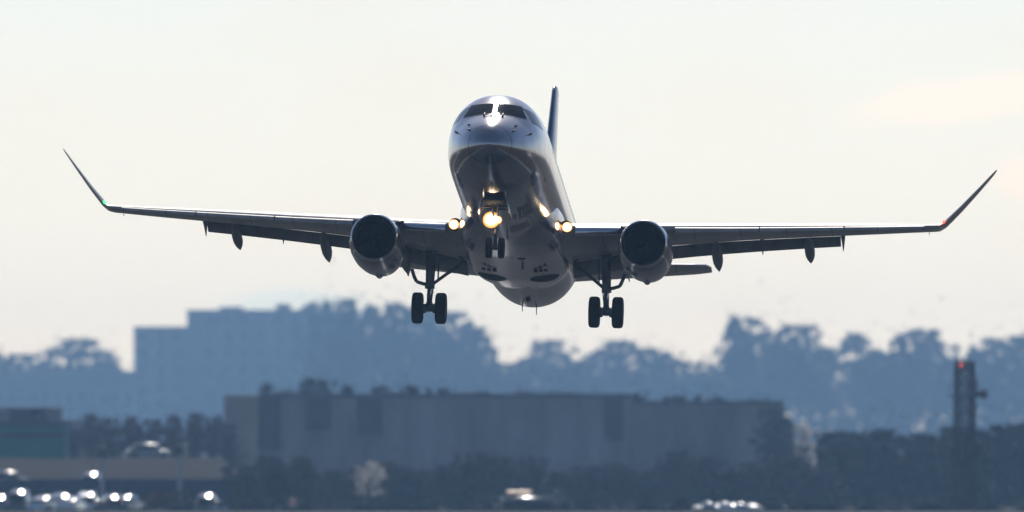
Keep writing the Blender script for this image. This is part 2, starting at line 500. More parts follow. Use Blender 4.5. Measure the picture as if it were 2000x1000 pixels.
for s in (-1, 1):
    wing = P(MB().loft([foil_ring((s * a, b, c), d, e, f) for a, b, c, d, e, f in WS]), "wing", M['wing'])
    # slats, drooped ahead of the leading edge
    for x0, x1 in ((1.95, 3.25), (4.85, 7.3), (7.34, 9.8), (9.84, 12.2)):
        rr = []
        for i in range(5):
            x = x0 + (x1 - x0) * i / 4
            c = wing_at(x, 4 - 1 + 0) if False else wing_at(x, 3)
            rr.append(foil_ring((s * x, wing_at(x, 1) - .035 * c - .06, wing_at(x, 2) - .018 * c - .03), .15 * c + .16, .30, -15 if x0 < 2 else -11))
        P(MB().loft(rr), "slat", M['alu'] if x0 < 2 else M['wing'], wing)
    # flaps, lowered a little behind and below the trailing edge
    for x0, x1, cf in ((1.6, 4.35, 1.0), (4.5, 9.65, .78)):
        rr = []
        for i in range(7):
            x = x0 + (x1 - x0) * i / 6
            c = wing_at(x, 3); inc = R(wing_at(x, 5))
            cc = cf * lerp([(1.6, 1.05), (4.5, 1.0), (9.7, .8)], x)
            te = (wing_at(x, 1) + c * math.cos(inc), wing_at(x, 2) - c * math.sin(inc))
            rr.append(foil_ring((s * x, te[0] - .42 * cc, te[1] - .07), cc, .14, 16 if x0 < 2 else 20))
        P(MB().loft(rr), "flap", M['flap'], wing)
    # flap track fairings
    for x, y0, z0, y1, z1, r in ((8.72, 16.0, -.42, 18.55, -.76, .155), (5.95, 15.2, -.72, 18.15, -1.15, .165), (3.5, 14.6, -1.05, 17.8, -1.52, .18)):
        a, b = Vector((s * x, y0, z0)), Vector((s * x, y1, z1))
        L = (b - a).length
        P(MB().lathe(a, b - a, [(0, .01), (.06 * L, .45 * r), (.2 * L, .85 * r), (.45 * L, r), (.65 * L, .95 * r), (.8 * L, .7 * r), (.92 * L, .35 * r), (L, .01)], 18), "flap_fairing", M['flap'], wing)
    for x in (7.3, 9.72):
        c = wing_at(x, 3)
        tz = wing_at(x, 2) - c * math.sin(R(wing_at(x, 5)))
        P(MB().tube((s * x, wing_at(x, 1) + c * .86, tz - .02), (s * x, wing_at(x, 1) + c + .1, tz - .16), .075, .05).tube((s * x, wing_at(x, 1) + c + .1, tz - .16), (s * x, wing_at(x, 1) + c + .4, tz - .40), .05, .012), "flap_hinge", M['flap'], wing)
    # winglet
    path = [(12.5, .12, 16.6, 1.52), (12.68, .18, 16.75, 1.42), (12.85, .33, 16.92, 1.34), (13.0, .52, 17.06, 1.27), (13.3, .90, 17.36, 1.1), (13.8, 1.58, 17.95, .78), (14.2, 2.14, 18.42, .5), (14.28, 2.27, 18.6, .3)]
    rr = []
    for i, (x, z, y, c) in enumerate(path):
        a, b = path[max(0, i - 1)], path[min(len(path) - 1, i + 1)]
        t = Vector((s * (b[0] - a[0]), 0, b[1] - a[1])).normalized()
        n = Vector((-t.z * s, 0, t.x * s))
        if i == 0: n = Vector((0, 0, 1))
        rr.append(foil_ring((s * x, y, z), c, .125 - .005 * i, -3.8 + .54 * i, n))
    wl = P(MB().loft(rr), "winglet", M['wing'], wing)
    P(MB().lathe((s * 12.78, 16.76, .44 - .12), (s * .1, -1, .1), [(-.1, .03), (0, .036), (.04, .028), (.055, .005)], 12), "navigation_light", M['green'] if s < 0 else M['red'], wing)
    P(MB().tube((s * 12.3, 16.5 + 1.6, .18), (s * 12.3, 18.35, .17), .015, .006), "static_wick", M['probe'], wing)
    # landing light in the wing root
    h = MB().lathe((s * 1.66, 11.25, -1.10), (0, -1, 0), [(-.3, .10), (0, .17), (.2, .2), (.26, .19), (.24, .16), (.1, .1)], 20)
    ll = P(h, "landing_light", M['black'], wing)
    P(MB().lathe((s * 1.70, 11.0, -1.11), (0, -1, 0), [(0, .15), (.02, .15), (.03, .1)], 20), "lamp_halo_ring", M['lampglow'], ll)  # glowing ring added round the lens as its halo
    P(MB().lathe((s * 1.70, 10.97, -1.11), (0, -1, 0), [(0, .115), (.02, .11), (.035, .05)], 20), "lens", M['lamp'], ll)
    P(MB().lathe((s * 1.50, 10.98, -1.09), (0, -1, 0), [(0, .045), (.03, .045), (.04, .02)], 14), "lens", M['lampglow'], ll)

# engines
for s in (-1, 1):
    ex, ez = s * 4.03, -1.655
    c = Vector((ex, 0, ez))
    nac = P(MB().lathe(c, (0, 1, 0), [(10.50, .725), (10.7, .765), (11.0, .795), (11.6, .815), (12.3, .80), (13.0, .74), (13.7, .64), (13.72, .6), (13.3, .6)], 56, cap=False), "engine", M['nacelle'])
    P(MB().lathe(c, (0, 1, 0), [(10.75, .60), (10.55, .602), (10.42, .615), (10.34, .64), (10.315, .665), (10.335, .69), (10.4, .712), (10.5, .727)], 56, cap=False), "inlet_lip", M['alu'], nac)
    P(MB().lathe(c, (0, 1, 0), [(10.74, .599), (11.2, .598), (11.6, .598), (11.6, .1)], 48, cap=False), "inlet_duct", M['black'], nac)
    fb = MB()
    for k in range(24):
        a = 2 * math.pi * k / 24
        u = Vector((math.cos(a), 0, math.sin(a))); t = Vector((-math.sin(a), 0, math.cos(a)))
        p = c + Vector((0, 11.3, 0))
        pr = []
        for q, tw in ((.18, .5), (.38, .8), (.59, 1.05)):
            d = t * math.sin(tw) * .09 + Vector((0, math.cos(tw) * .09, 0))
            pr.append((p + u * q - d, p + u * q + d))
        for (a0, a1), (b0, b1) in zip(pr, pr[1:]):
            fb.quad([a0, a1, b1, b0])
    P(fb, "fan", M['fan'], nac, 0)
    P(MB().lathe(c, (0, 1, 0), [(10.95, .005), (11.0, .06), (11.12, .13), (11.3, .19), (11.4, .19)], 24), "spinner", M['fan'], nac)
    P(MB().lathe(c, (0, 1, 0), [(13.2, .5), (13.9, .42), (14.3, .34), (14.32, .28), (14.8, .05)], 32), "exhaust_cone", M['fan'], nac)
    py = []
    for y, z0, z1, w in ((11.35, -.88, -.84, .05), (11.8, -.9, -.72, .14), (12.6, -.95, -.70, .18), (13.6, -1.1, -.78, .18), (14.8, -1.0, -.85, .10)):
        py.append([(ex - w, y, z0 - .1), (ex + w, y, z0 - .1), (ex + w, y, z1 - .05), (ex + w * .5, y, z1), (ex - w * .5, y, z1), (ex - w, y, z1 - .05)])
    P(MB().loft(py), "pylon", M['nacelle'], nac)
    P(MB().lathe((ex + .02, 12.6, ez - .74), (0, 1, 0), [(-.45, .01), (-.2, .09), (0, .12), (.3, .1), (.55, .01)], 14), "drain_fairing", M['nacelle'], nac)
    P(MB().loft([[(ex - s * .55, 11.1, ez + .55), (ex - s * .58, 11.1, ez + .58), (ex - s * .58, 11.9, ez + .58), (ex - s * .55, 11.9, ez + .55)],
                 [(ex - s * .74, 11.6, ez + .76), (ex - s * .76, 11.6, ez + .75), (ex - s * .76, 12.1, ez + .75), (ex - s * .74, 12.1, ez + .76)]]), "nacelle_strake", M['nacelle'], nac)

# tail
P(MB().loft([[(v * ch * .9, y0 + u * ch, z) for u, v in FOIL] for z, y0, ch in ((1.2, 25.0, 5.6), (2.2, 25.9, 4.5), (3.6, 27.2, 3.6), (5.2, 28.6, 2.7), (6.45, 29.7, 2.0), (6.62, 29.95, 1.6))]), "tail_fin", M['navy'])
for s in (-1, 1):
    P(MB().loft([foil_ring((s * x, y, z), c, .10, 0) for x, y, z, c in ((.3, 26.9, .40, 3.4), (1.0, 27.25, .47, 3.1), (4.6, 28.75, .80, 1.75), (5.02, 29.0, .84, 1.4), (5.15, 29.4, .85, .9))]), "tailplane", M['wing'])

# landing gear
def wheel(parent, c, rad, wid, s=1):
    c = Vector(c)
    h = wid / 2
    t = P(MB().lathe(c, (1, 0, 0), [(-h * .7, rad * .55), (-h * .95, rad * .72), (-h, rad * .82), (-h * .86, rad * .94), (-h * .55, rad * .995), (0, rad), (h * .55, rad * .995), (h * .86, rad * .94), (h, rad * .82), (h * .95, rad * .72), (h * .7, rad * .55)], 40), "wheel", M['rubber'], parent)
    P(MB().lathe(c, (1, 0, 0), [(-h * .78, rad * .2), (-h * .72, rad * .5), (-h * .9, rad * .54), (h * .9, rad * .54), (h * .72, rad * .5), (h * .78, rad * .2)], 28), "wheel_rim", M['gear'], t)
for s in (-1, 1):
    x = s * 2.68
    mg = P(MB().tube((x, 15.35, -.95), (x, 15.62, -2.25), .135, .13, 16).tube((x, 15.6, -2.2), (x, 15.63, -2.3), .15, .15, 16), "main_landing_gear", M['gear'])
    P(MB().tube((x, 15.62, -2.25), (x, 15.69, -2.80), .085, .085, 14), "piston", M['chrome'], mg)
    P(MB().tube((x - .42, 15.7, -2.895), (x + .42, 15.7, -2.895), .07, .07, 12).tube((x, 15.7, -2.72), (x, 15.7, -2.99), .105, .1, 12).tube((x - .2, 15.7, -2.895), (x - .1, 15.7, -2.895), .17, .15).tube((x + .1, 15.7, -2.895), (x + .2, 15.7, -2.895), .15, .17), "axle", M['gear'], mg)
    for q in (-1, 1):
        wheel(mg, (x + q * .355, 15.7, -2.895), .475, .33)
    P(MB().tube((x, 15.48, -2.3), (x, 15.30, -2.52), .05).tube((x, 15.30, -2.52), (x, 15.6, -2.78), .05), "torque_link", M['gear'], mg)
    # folding side brace running inboard
    P(MB().tube((x - s * .05, 15.6, -2.2), (x - s * .52, 15.75, -1.80), .05).tube((x - s * .52, 15.75, -1.80), (x - s * 1.05, 15.8, -1.42), .055).tube((x - s * .24, 15.66, -2.05), (x - s * .25, 15.6, -1.35), .025), "side_brace", M['gear'], mg)
    P(MB().tube((x - s * .1, 15.3, -1.25), (x - s * .55, 15.0, -1.05), .05).tube((x - s * .55, 15.0, -1.05), (x - s * 1.0, 15.4, -1.42), .045), "drag_brace", M['gear'], mg)
    # strut door held outboard by a bent link
    P(MB().poly([(x, 15.6, -2.2), (x + s * .22, 15.55, -2.17), (x + s * .40, 15.5, -2.12), (x + s * .47, 15.45, -1.98), (x + s * .55, 15.4, -1.75)], .055), "door_link", M['gear'], mg)
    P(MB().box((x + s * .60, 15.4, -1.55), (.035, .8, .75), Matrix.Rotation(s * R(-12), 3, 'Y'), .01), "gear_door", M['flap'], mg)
    P(MB().poly([(x - s * .12, 15.5, -1.2), (x - s * .14, 15.52, -1.8), (x - s * .1, 15.6, -2.4), (x - s * .06, 15.62, -2.75)], .016), "brake_hose", M['rubber'], mg)

ng = P(MB().tube((0, 4.15, -1.45), (0, 4.24, -2.35), .095, .09, 16).tube((0, 4.23, -2.3), (0, 4.24, -2.42), .11, .11, 14).tube((-.1, 3.5, -1.6), (-.06, 4.15, -2.1), .04).tube((.1, 3.5, -1.6), (.06, 4.15, -2.1), .04), "nose_landing_gear", M['gear'])
P(MB().tube((0, 4.24, -2.35), (0, 4.29, -2.86), .06, .06, 14), "piston", M['gear'], ng)
P(MB().tube((-.22, 4.3, -2.92), (.22, 4.3, -2.92), .045, .045).tube((0, 4.3, -2.8), (0, 4.3, -2.98), .07, .07), "axle", M['gear'], ng)
for q in (-1, 1):
    wheel(ng, (q * .185, 4.3, -2.92), .305, .19)
P(MB().tube((0, 4.12, -2.4), (0, 3.95, -2.58), .03).tube((0, 3.95, -2.58), (0, 4.22, -2.8), .03), "torque_link", M['gear'], ng)
for x, r, sz in ((-.13, .165, 1), (.07, .08, 1)):
    tl = P(MB().lathe((x, 4.18, -2.12), (0, -1, 0), [(-.1, .03), (0, r * 1.3), (.06, r * 1.62), (.075, r * 1.56), (.04, r)], 20), "taxi_light", M['gear'], ng)
    P(MB().lathe((x, 4.08, -2.12), (0, -1, 0), [(-.03, r * 1.5), (-.01, r * 1.45), (.0, r * 1.2), (.02, r * .9)], 20), "lamp_halo_ring", M['lampglow'], tl)  # oversized glowing ring, the lamp's halo made as a surface
    P(MB().lathe((x, 4.05, -2.12), (0, -1, 0), [(0, r), (.02, r * .95), (.04, r * .4)], 20), "lens", M['lamp'], tl)
for s in (-1, 1):
    P(MB().box((s * .42, 3.75, -1.86), (.03, 1.35, .42), Matrix.Rotation(s * R(-14), 3, 'Y'), .01), "nose_gear_door", M['silver'], ng)
    P(MB().tube((s * .40, 3.8, -1.8), (s * .08, 4.0, -1.75), .02), "door_link", M['gear'], ng)
P(MB().box((0, 3.8, -1.69), (.62, 1.7, .08), None, .02), "nose_gear_bay", M['black'], fus)
#--BACKGROUND--
# ------------------------------------------------------------------ background materials
M['foliage'] = mat("dark foliage", (0.04, 0.036, 0.03), 0.8, 0, 0.4, 0.35, spec=0.2, col2=(0.08, 0.068, 0.055))
M['scrub'] = mat("grey winter scrub", (0.12, 0.115, 0.115), 0.85, 0, 0.3, 0.5, spec=0.15, col2=(0.20, 0.18, 0.17))
M['twig'] = mat("bare winter twigs", (0.07, 0.055, 0.05), 0.85, 0, 0.3, 0.5, spec=0.2)
M['bark'] = mat("bark", (0.06, 0.048, 0.04), 0.9, 0, 0.3, 2.0)
M['drybrush'] = mat("dry brown brush", (0.17, 0.105, 0.075), 0.9, 0, 0.35, 0.8, spec=0.2)
M['pinkbrush'] = mat("reddish bare brush", (0.20, 0.135, 0.145), 0.9, 0, 0.3, 0.3, spec=0.2)
M['blossom'] = mat("pale blossom", (0.62, 0.58, 0.55), 0.8, 0, 0.15, 0.6, spec=0.2)
t_ = M['blossom'].node_tree
tr_ = t_.nodes.new('ShaderNodeBsdfTranslucent'); tr_.inputs['Color'].default_value = (.6, .55, .5, 1)
ms_ = t_.nodes.new('ShaderNodeMixShader'); ms_.inputs[0].default_value = .45
t_.links.new(t_.nodes['Principled BSDF'].outputs[0], ms_.inputs[1]); t_.links.new(tr_.outputs[0], ms_.inputs[2])
t_.links.new(ms_.outputs[0], [n_ for n_ in t_.nodes if n_.type == 'OUTPUT_MATERIAL'][0].inputs['Surface'])
M['concrete'] = mat("weathered concrete", (0.26, 0.245, 0.245), 0.85, 0, 0.35, 0.3, stretch=(1, 1, .25))
M['beige'] = mat("beige render", (0.36, 0.30, 0.25), 0.85, 0, 0.12, 0.2)
M['slate'] = mat("slate cladding", (0.09, 0.10, 0.115), 0.8, 0, 0.25, 0.12)
M['officewall'] = mat("haze tinted office cladding", (0.20, 0.225, 0.25), 0.8, 0, 0.2, 0.08, stretch=(1, 1, .3))  # wall colour made bluer to carry part of the distant haze
M['darkclad'] = mat("dark cladding", (0.045, 0.05, 0.06), 0.7, 0, 0.2, 0.3)
M['window'] = mat("dull window glass", (0.04, 0.05, 0.06), 0.25, 0, 0.2, 1.0)
M['teal'] = mat("teal green cladding", (0.02, 0.19, 0.145), 0.7, 0, 0.15, 0.3)
M['bank'] = mat("bare earth bank", (0.026, 0.02, 0.0195), 0.95, 0, 0.4, 0.35, spec=0.04, stretch=(.5, 1, 3))
M['fence'] = mat("navy fence sheet", (0.02, 0.032, 0.06), 0.7, 0, 0.2, 0.5)
M['galv'] = mat("galvanised steel", (0.36, 0.37, 0.38), 0.5, 0.4, 0.15, 1.0)
M['towersteel'] = mat("dark tower steel", (0.04, 0.026, 0.026), 0.7, 0.0, 0.3, 1.0)
M['towerred'] = mat("faded red steel", (0.12, 0.04, 0.04), 0.7, 0.0, 0.3, 1.0)
M['hillm'] = mat("wooded hill ground", (0.05, 0.052, 0.035), 0.95, 0, 0.3, 0.05)
for nme, c in (('carwhite', (.72, .72, .72)), ('carsilver', (.55, .56, .58)), ('carblack', (.02, .02, .022)), ('carblue', (.05, .08, .16)), ('carred', (.35, .03, .03))):
    M[nme] = mat(nme + " paint", c, 0.16, 0.9 if 'silver' in nme else (0.35 if 'white' in nme else 0.1), 0.04, 1.0, coat=0.8)
M['carglass'] = mat("car glass", (0.02, 0.024, 0.028), 0.06, 0, 0.1, 1.0, coat=0.6)
M['sheet'] = mat('white plastic sheet', (.6, .6, .6), .3, 0, .1, 2.0, coat=.3)
M['cargrey'] = mat('grey car paint', (.2, .2, .21), .35, 0, .05, 1.0, coat=.2)
M['warmlit'] = mat('warm-lit tank paint', (.5, .27, .14), .42, .15, .2, 2.0)  # orange put into the colour for warm light on the tank top
M['markerred'] = mat("red marker plastic", (0.5, 0.03, 0.04), 0.5, 0, 0.1, 1.0)

ORD = ["first", "second", "third", "fourth", "fifth", "sixth", "seventh", "eighth", "ninth", "tenth", "eleventh", "twelfth", "thirteenth", "fourteenth", "fifteenth", "sixteenth", "seventeenth", "eighteenth", "nineteenth", "twentieth"]

# ------------------------------------------------------------------ plants
def mesh_obj(name, verts, faces, m, parent=None):
    me = bpy.data.meshes.new(name)
    me.from_pydata(verts, [], faces)
    me.materials.append(m)
    o = bpy.data.objects.new(name, me)
    COL.objects.link(o)
    if parent: o.parent = parent
    return o

def crown_mesh(rng, blobs, leaf, density, twiggy=0.0):
    """blobs: (centre, radii); leaf-sized quads spread through each blob, thinning outwards"""
    V, F = [], []
    def quad(p, s, el):
        a = Vector((rng.gauss(0, 1), rng.gauss(0, 1), rng.gauss(0, 1))).normalized()
        b = a.orthogonal().normalized()
        b = Matrix.Rotation(rng.uniform(0, 6.28), 3, a) @ b
        c = a.cross(b)
        i = len(V)
        b = b * s * el; c = c * s / el
        V.extend([p - b - c * .6, p + b * .3 - c, p + b + c * .5, p - b * .2 + c])
        F.append((i, i + 1, i + 2, i + 3))
    for (cx, cy, cz), (rx, ry, rz) in blobs:
        vol = rx * ry * rz
        n = int(density * vol ** (2 / 3) / (leaf * leaf))
        for k in range(n):
            d = Vector((rng.gauss(0, 1), rng.gauss(0, 1), rng.gauss(0, 1))).normalized()
            rr = min(2.1, abs(rng.gauss(0, .85))) if k % 4 else rng.random() ** .5
            p = Vector((cx + d.x * rx * rr, cy + d.y * ry * rr, cz + d.z * rz * rr))
            s = leaf * rng.uniform(.55, 1.2) * (1.5 if rr < .55 else (1.0 if rr < .9 else .7))
            quad(p, s, rng.uniform(1.6, 3.0) if rng.random() < twiggy else rng.uniform(.8, 1.4))
    return V, F

def trunk_mb(rng, h, r, spread, nl=6):
    t = MB()
    pts = [Vector((0, 0, -.4))]
    for k in range(4):
        pts.append(Vector((rng.uniform(-.02, .02) * h, rng.uniform(-.02, .02) * h, h * (k + 1) / 4)))
    for k in range(4):
        t.tube(pts[k], pts[k + 1], r * (1 - .2 * k), r * (.8 - .2 * k), 8)
    for k in range(nl):
        a = 6.28 * k / nl + rng.uniform(-.4, .4)
        z = h * rng.uniform(.4, .9)
        e = Vector((math.cos(a) * spread, math.sin(a) * spread, z + spread * rng.uniform(.4, .9)))
        m = Vector((e.x * .5, e.y * .5, z + (e.z - z) * .35))
        t.tube((0, 0, z), m, r * .42, r * .3, 6).tube(m, e, r * .3, r * .1, 6)
    return t

def proto_tree(seed, h, w, leaf, density, low=.2, twiggy=.2, nb=16, fol='foliage'):
    """returns trunk and crown objects (unlinked to any thing yet) of a tree h tall and w wide"""
    rng = random.Random(seed)
    blobs = [((0, 0, h * (.45 + low / 2)), (w * .40, w * .40, h * (.45 - low / 2)))]
    blobs.append(((0, 0, h * .68), (w * .30, w * .30, h * .24)))
    p1, p2, p3 = (rng.uniform(0, 6.28) for _ in range(3))
    for k in range(nb * 10):
        t = rng.random() ** .8
        a = rng.uniform(0, 6.28)
        env = (1 - ((t - .35) / .65) ** 2.4) ** .5 if t > .35 else .78 + .22 * t / .35
        env *= 1 + .26 * math.sin(3 * a + p1 + 7 * t) + .22 * math.sin(5 * a + p2 - 13 * t)
        q = w * .5 * env * rng.uniform(.25, 1.0) ** .6
        z = h * (low + (1 - low) * t * (1 + .11 * math.sin(2 * a + p3) + .05 * math.sin(5 * a + p1)))
        rr = w * rng.uniform(.018, .075)
        blobs.append(((math.cos(a) * q, math.sin(a) * q, min(z, h - rr * .5)), (rr * rng.uniform(.8, 1.6), rr * rng.uniform(.8, 1.6), rr * rng.uniform(.6, 1.2))))
    V, F = crown_mesh(rng, blobs, leaf, density, twiggy)
    c = mesh_obj("crown", V, F, M[fol])
    t = trunk_mb(rng, h * .7, max(.12, h * .016), w * .3).build("trunk", M['bark'])
    return t, c

FARP = [proto_tree(10 + i, 20, w, .36, d, lo, .35, nb) for i, (w, d, lo, nb) in enumerate(((10, 4.2, .1, 24), (12, 3.9, .08, 28), (8.5, 4.2, .08, 20), (11, 2.6, .1, 34)))]
used = set()
def plant_tree(name, proto, loc, sx, sz, rz, label, cat, group):
    root = empty(name, loc, rz, label, cat, group)
    for o in proto:
        if o.name in used:
            c = o.copy(); COL.objects.link(c)
        else:
            c = o; used.add(o.name)
        c.parent = root
    root.scale = (sx, sx, sz)
    return root

# hill behind
g = MB()
hv = []
for j, (y, z) in enumerate(((3300, -.4), (3750, 4.5), (4150, 14.0), (4350, 17.5), (4800, 19.5), (4880, 16))):
    hv.append([g.bm.verts.new((-560 + 80 * i, y, z + (1.2 * math.sin(i * 1.7 + j) if j else 0))) for i in range(15)])
for a, b in zip(hv, hv[1:]):
    for i in range(14):
        g.bm.faces.new((a[i], a[i + 1], b[i + 1], b[i]))
tag(g.build("hill", M['hillm']), kind='structure')

def far_row(spec, where, group, d0, base=16.5):
    """spec: (column, top row, crown width px, prototype)"""
    rng = random.Random(len(spec) * 7 + int(d0))
    for i, (px, py, w, k) in enumerate(spec):
        d = d0 + rng.uniform(-90, 90)
        H = zt(py, d) - base
        wm = w * d / FOC
        pw = (10, 12, 8.5, 11)[k]
        size = "tall" if H > 35 else ("low" if H < 27 else "middling")
        plant_tree("hazy_tree", FARP[k], (at(px, d), d, base), 1.34 * wm / pw, H / 20.0, rng.uniform(0, 6.28),
                   f"{size} hazy tree, {ORD[i]} from left {where}", "tree", group)

far_row([(-8, 692, 90, 1), (45, 694, 80, 0), (98, 686, 70, 2), (152, 664, 100, 3), (198, 688, 80, 3), (228, 716, 55, 3)],
        "in treeline beside the stepped building", "trees left of the stepped building", 4640)
far_row([(628, 592, 62, 2), (676, 588, 70, 0), (722, 600, 80, 1), (772, 596, 85, 0), (822, 602, 90, 1), (872, 612, 90, 0), (918, 640, 80, 1), (950, 658, 52, 2), (985, 712, 70, 0)],
        "in tall clump below the left engine", "tall trees behind the left main wheels", 4320)
far_row([(1022, 702, 60, 1), (1072, 668, 105, 0), (1122, 706, 70, 1), (1168, 690, 80, 3), (1206, 668, 95, 3), (1258, 682, 90, 3), (1300, 690, 80, 1), (1345, 708, 85, 0), (1392, 716, 75, 1)],
        "in low treeline under the right wheels", "low trees below the right main wheels", 4400)
far_row([(1432, 622, 58, 3), (1462, 624, 80, 2), (1510, 648, 80, 1), (1560, 638, 90, 0), (1606, 680, 70, 1), (1668, 654, 90, 3), (1716, 694, 80, 1), (1756, 664, 80, 0), (1806, 646, 105, 1), (1852, 700, 70, 3), (1902, 684, 66, 3), (1938, 664, 84, 0), (1990, 658, 90, 1), (2040, 668, 90, 0)],
        "in treeline at the right side", "trees along the right treeline", 4290)
# understorey that fills the wood below the crowns
rng = random.Random(5)
V, F = crown_mesh(rng, [((at(px, 4220), 4220 + rng.uniform(-18, 18), 14 + rng.uniform(0, 5)), (11, 9, 15 + rng.uniform(-1.5, 5))) for px in range(690, 2080, 40)], .95, 3.0)
tag(mesh_obj("undergrowth", V, F, M['foliage']), "hazy undergrowth filling the wood below the tree crowns", "undergrowth", kind='stuff')

# ------------------------------------------------------------------ far stepped building
d = 4500.0
x0, x1, x2 = at(261, d), at(365, d), at(700, d)
zA, zB = zt(641, d), zt(609, d)
ob = empty("office_building", ((x0 + x2) / 2, d, 8), 0, "large stepped office block fading into blue haze behind the jet", "building")
cx = (x0 + x2) / 2
def B(mb, name, m, parent, dx, dd, dz=0, smooth=0):
    return mb.build(name, m, parent, smooth, -Vector((dx, dd, dz)))
B(MB().box(((x1 + x2) / 2, d + 20, (zB + 6) / 2), (x2 - x1, 40, zB - 6)), "wall", M['officewall'], ob, cx, d, 8)
B(MB().box(((x0 + x1) / 2 - .003, d + 20.5, (zA + 6) / 2), (x1 - x0, 38, zA - 6)), "wing_wall", M['officewall'], ob, cx, d, 8)
B(MB().box(((x1 + x2) / 2, d + 20, zB + .35), (x2 - x1 + .5, 40.6, .7)), "parapet", M['concrete'], ob, cx, d, 8)
B(MB().box(((x0 + x1) / 2 - .3, d + 20, zA + .3), (x1 - x0 - .1, 39, .6)), "parapet", M['concrete'], ob, cx, d, 8)
for px, w, h in ((552, 5.0, 2.2), (450, 8, 1.2), (610, 4, 2.6)):
    B(MB().box((at(px, d), d + 12, zB + .7 + h / 2), (w, 4, h)), "roof_plant", M['concrete'], ob, cx, d, 8)
first = None
for r in range(7):
    for k in range(13):
        x = x0 + 3.2 + k * 5.8
        z = 23 + r * 5.9
        top = zA if x < x1 else zB
        if z + 4.0 > top or abs(x - x1) < 2.4: continue
        if first is None:
            first = MB().box((0, 0, 0), (2.6, .12, 3.7)).build("window", M['window'], ob, 0)
            o = first
        else:
            o = first.copy(); COL.objects.link(o); o.parent = ob
        o.location = (x - cx, -.03 + (1.5 if x < x1 else 0), z + 1.9 - 8)
# long low block to its left
d = 4350.0
xa, xb, zt_ = at(-60, d), at(262, d), zt(727, d)
lb = empty("office_block", ((xa + xb) / 2, d, 6), 0, "long low hazy block in front of the left treeline", "building")
c_ = (xa + xb) / 2
B(MB().box((c_, d + 10, (zt_ + 4) / 2), (xb - xa, 20, zt_ - 4)), "wall", M['officewall'], lb, c_, d, 6)
B(MB().box((c_, d + 10, zt_ + .25), (xb - xa + .6, 20.6, .5)), "roof_edge", M['concrete'], lb, c_, d, 6)
for r in range(3):
    o = MB()
    for k in range(14):
        o.box((xa + 2.5 + k * 3.85, d - .03, 20 + r * 6.0), (2.4, .12, 3.0))
    B(o, "window_row", M['window'], lb, c_, d, 6)

# ------------------------------------------------------------------ long grey hangar block, mid distance
d = 1500.0
xa, xb, xc = at(438, d), at(506, d), at(1531, d)
z1, z2 = zt(771, d), zt(776, d)
hb = empty("long_building", ((xa + xc) / 2, d, 0), 0, "long flat roofed grey building with a beige end block, behind the shrubs", "building")
c_ = (xa + xc) / 2
xm, z3 = at(1236, d), zt(788, d)
B(MB().box(((xb + xm) / 2, d + 11, z2 / 2), (xm - xb, 22, z2)), "wall", M['concrete'], hb, c_, d)
B(MB().box(((xm + xc) / 2 + .003, d + 11.2, z3 / 2), (xc - xm, 21.6, z3)), "lower_wall", M['concrete'], hb, c_, d)
B(MB().box(((xa + xb) / 2 - .005, d + 10.5, z1 / 2), (xb - xa, 22.4, z1), None, .15), "end_block", M['beige'], hb, c_, d)
B(MB().box(((xb + xm) / 2, d + 11, z2 + .2), (xm - xb - .02, 22.5, .4)), "roof_edge", M['slate'], hb, c_, d)
B(MB().box(((xm + xc) / 2 + .2, d + 11, z3 + .15), (xc - xm - .4, 22.1, .3)), "roof_edge", M['slate'], hb, c_, d)
for p0, p1, y1 in ((508, 548, 880), (598, 646, 840), (700, 745, 850), (1180, 1215, 860)):
    xl, xr = at(p0, d), at(p1, d)
    zb = zt(y1, d)
    B(MB().box(((xl + xr) / 2, d - .1, (z2 + zb) / 2), (xr - xl, .5, z2 - zb - .1)), "dark_bay", M['darkclad'], hb, c_, d)
rg = random.Random(3)
for px in (560, 770, 905, 1020, 1110):
    w, h = rg.uniform(1.5, 5), rg.uniform(.15, .45)
    B(MB().box((at(px, d), d + 5, z2 + .4 + h / 2), (w, 3, h), None, .08), "roof_unit", M['concrete'], hb, c_, d)
MIDP = [proto_tree(30 + i, 12, w, .24, 3.6, lo, .4, nb) for i, (w, lo, nb) in enumerate(((6, .15, 18), (7.5, .1, 24)))]
rng = random.Random(11)
for i, (px, py, w, k) in enumerate(((520, 752, 40, 1), (560, 764, 44, 0), (604, 742, 56, 1), (632, 746, 50, 0), (676, 756, 52, 1), (738, 758, 70, 0), (800, 756, 80, 1), (866, 762, 80, 0), (940, 768, 80, 1), (1010, 772, 90, 0), (1085, 770, 90, 1), (1160, 774, 90, 0), (1240, 772, 90, 1), (1320, 776, 100, 0), (1400, 780, 100, 1), (1475, 783, 100, 0))):
    dd = 1540 + rng.uniform(-8, 8)
    H = zt(py, dd)
    plant_tree("tree", MIDP[k], (at(px, dd), dd, 0), w * dd / FOC / (6, 7.5)[k], H / 12, rng.uniform(0, 6), f"dark tree rising over the long grey roof, {ORD[i]} from its beige end", "tree", "trees behind the long grey building")

# pale tree at the end of the building, and a small one before it
def single_plant(name, seed, px, py, w, dd, fol, label, cat, leaf=.22, dens=1.0, low=.05, base=0.0, tw=.4, group=None):
    H = zt(py, dd) - base
    wm = w * dd / FOC
    t, c = proto_tree(seed, H, wm, leaf, dens, low, tw, 14, fol)
    root = empty(name, (at(px, dd), dd, base), 0, label, cat, group)
    t.parent = root; c.parent = root
    return root
single_plant("blossom_tree", 51, 1568, 832, 78, 1560, 'blossom', "pale blossoming tree at the right end of the long grey building", "tree", .2, 2.4, .3)
single_plant("blossom_shrub", 52, 722, 902, 66, 1290, 'blossom', "small pale blossoming shrub before the long grey building", "shrub", .12, 1.2, .3)

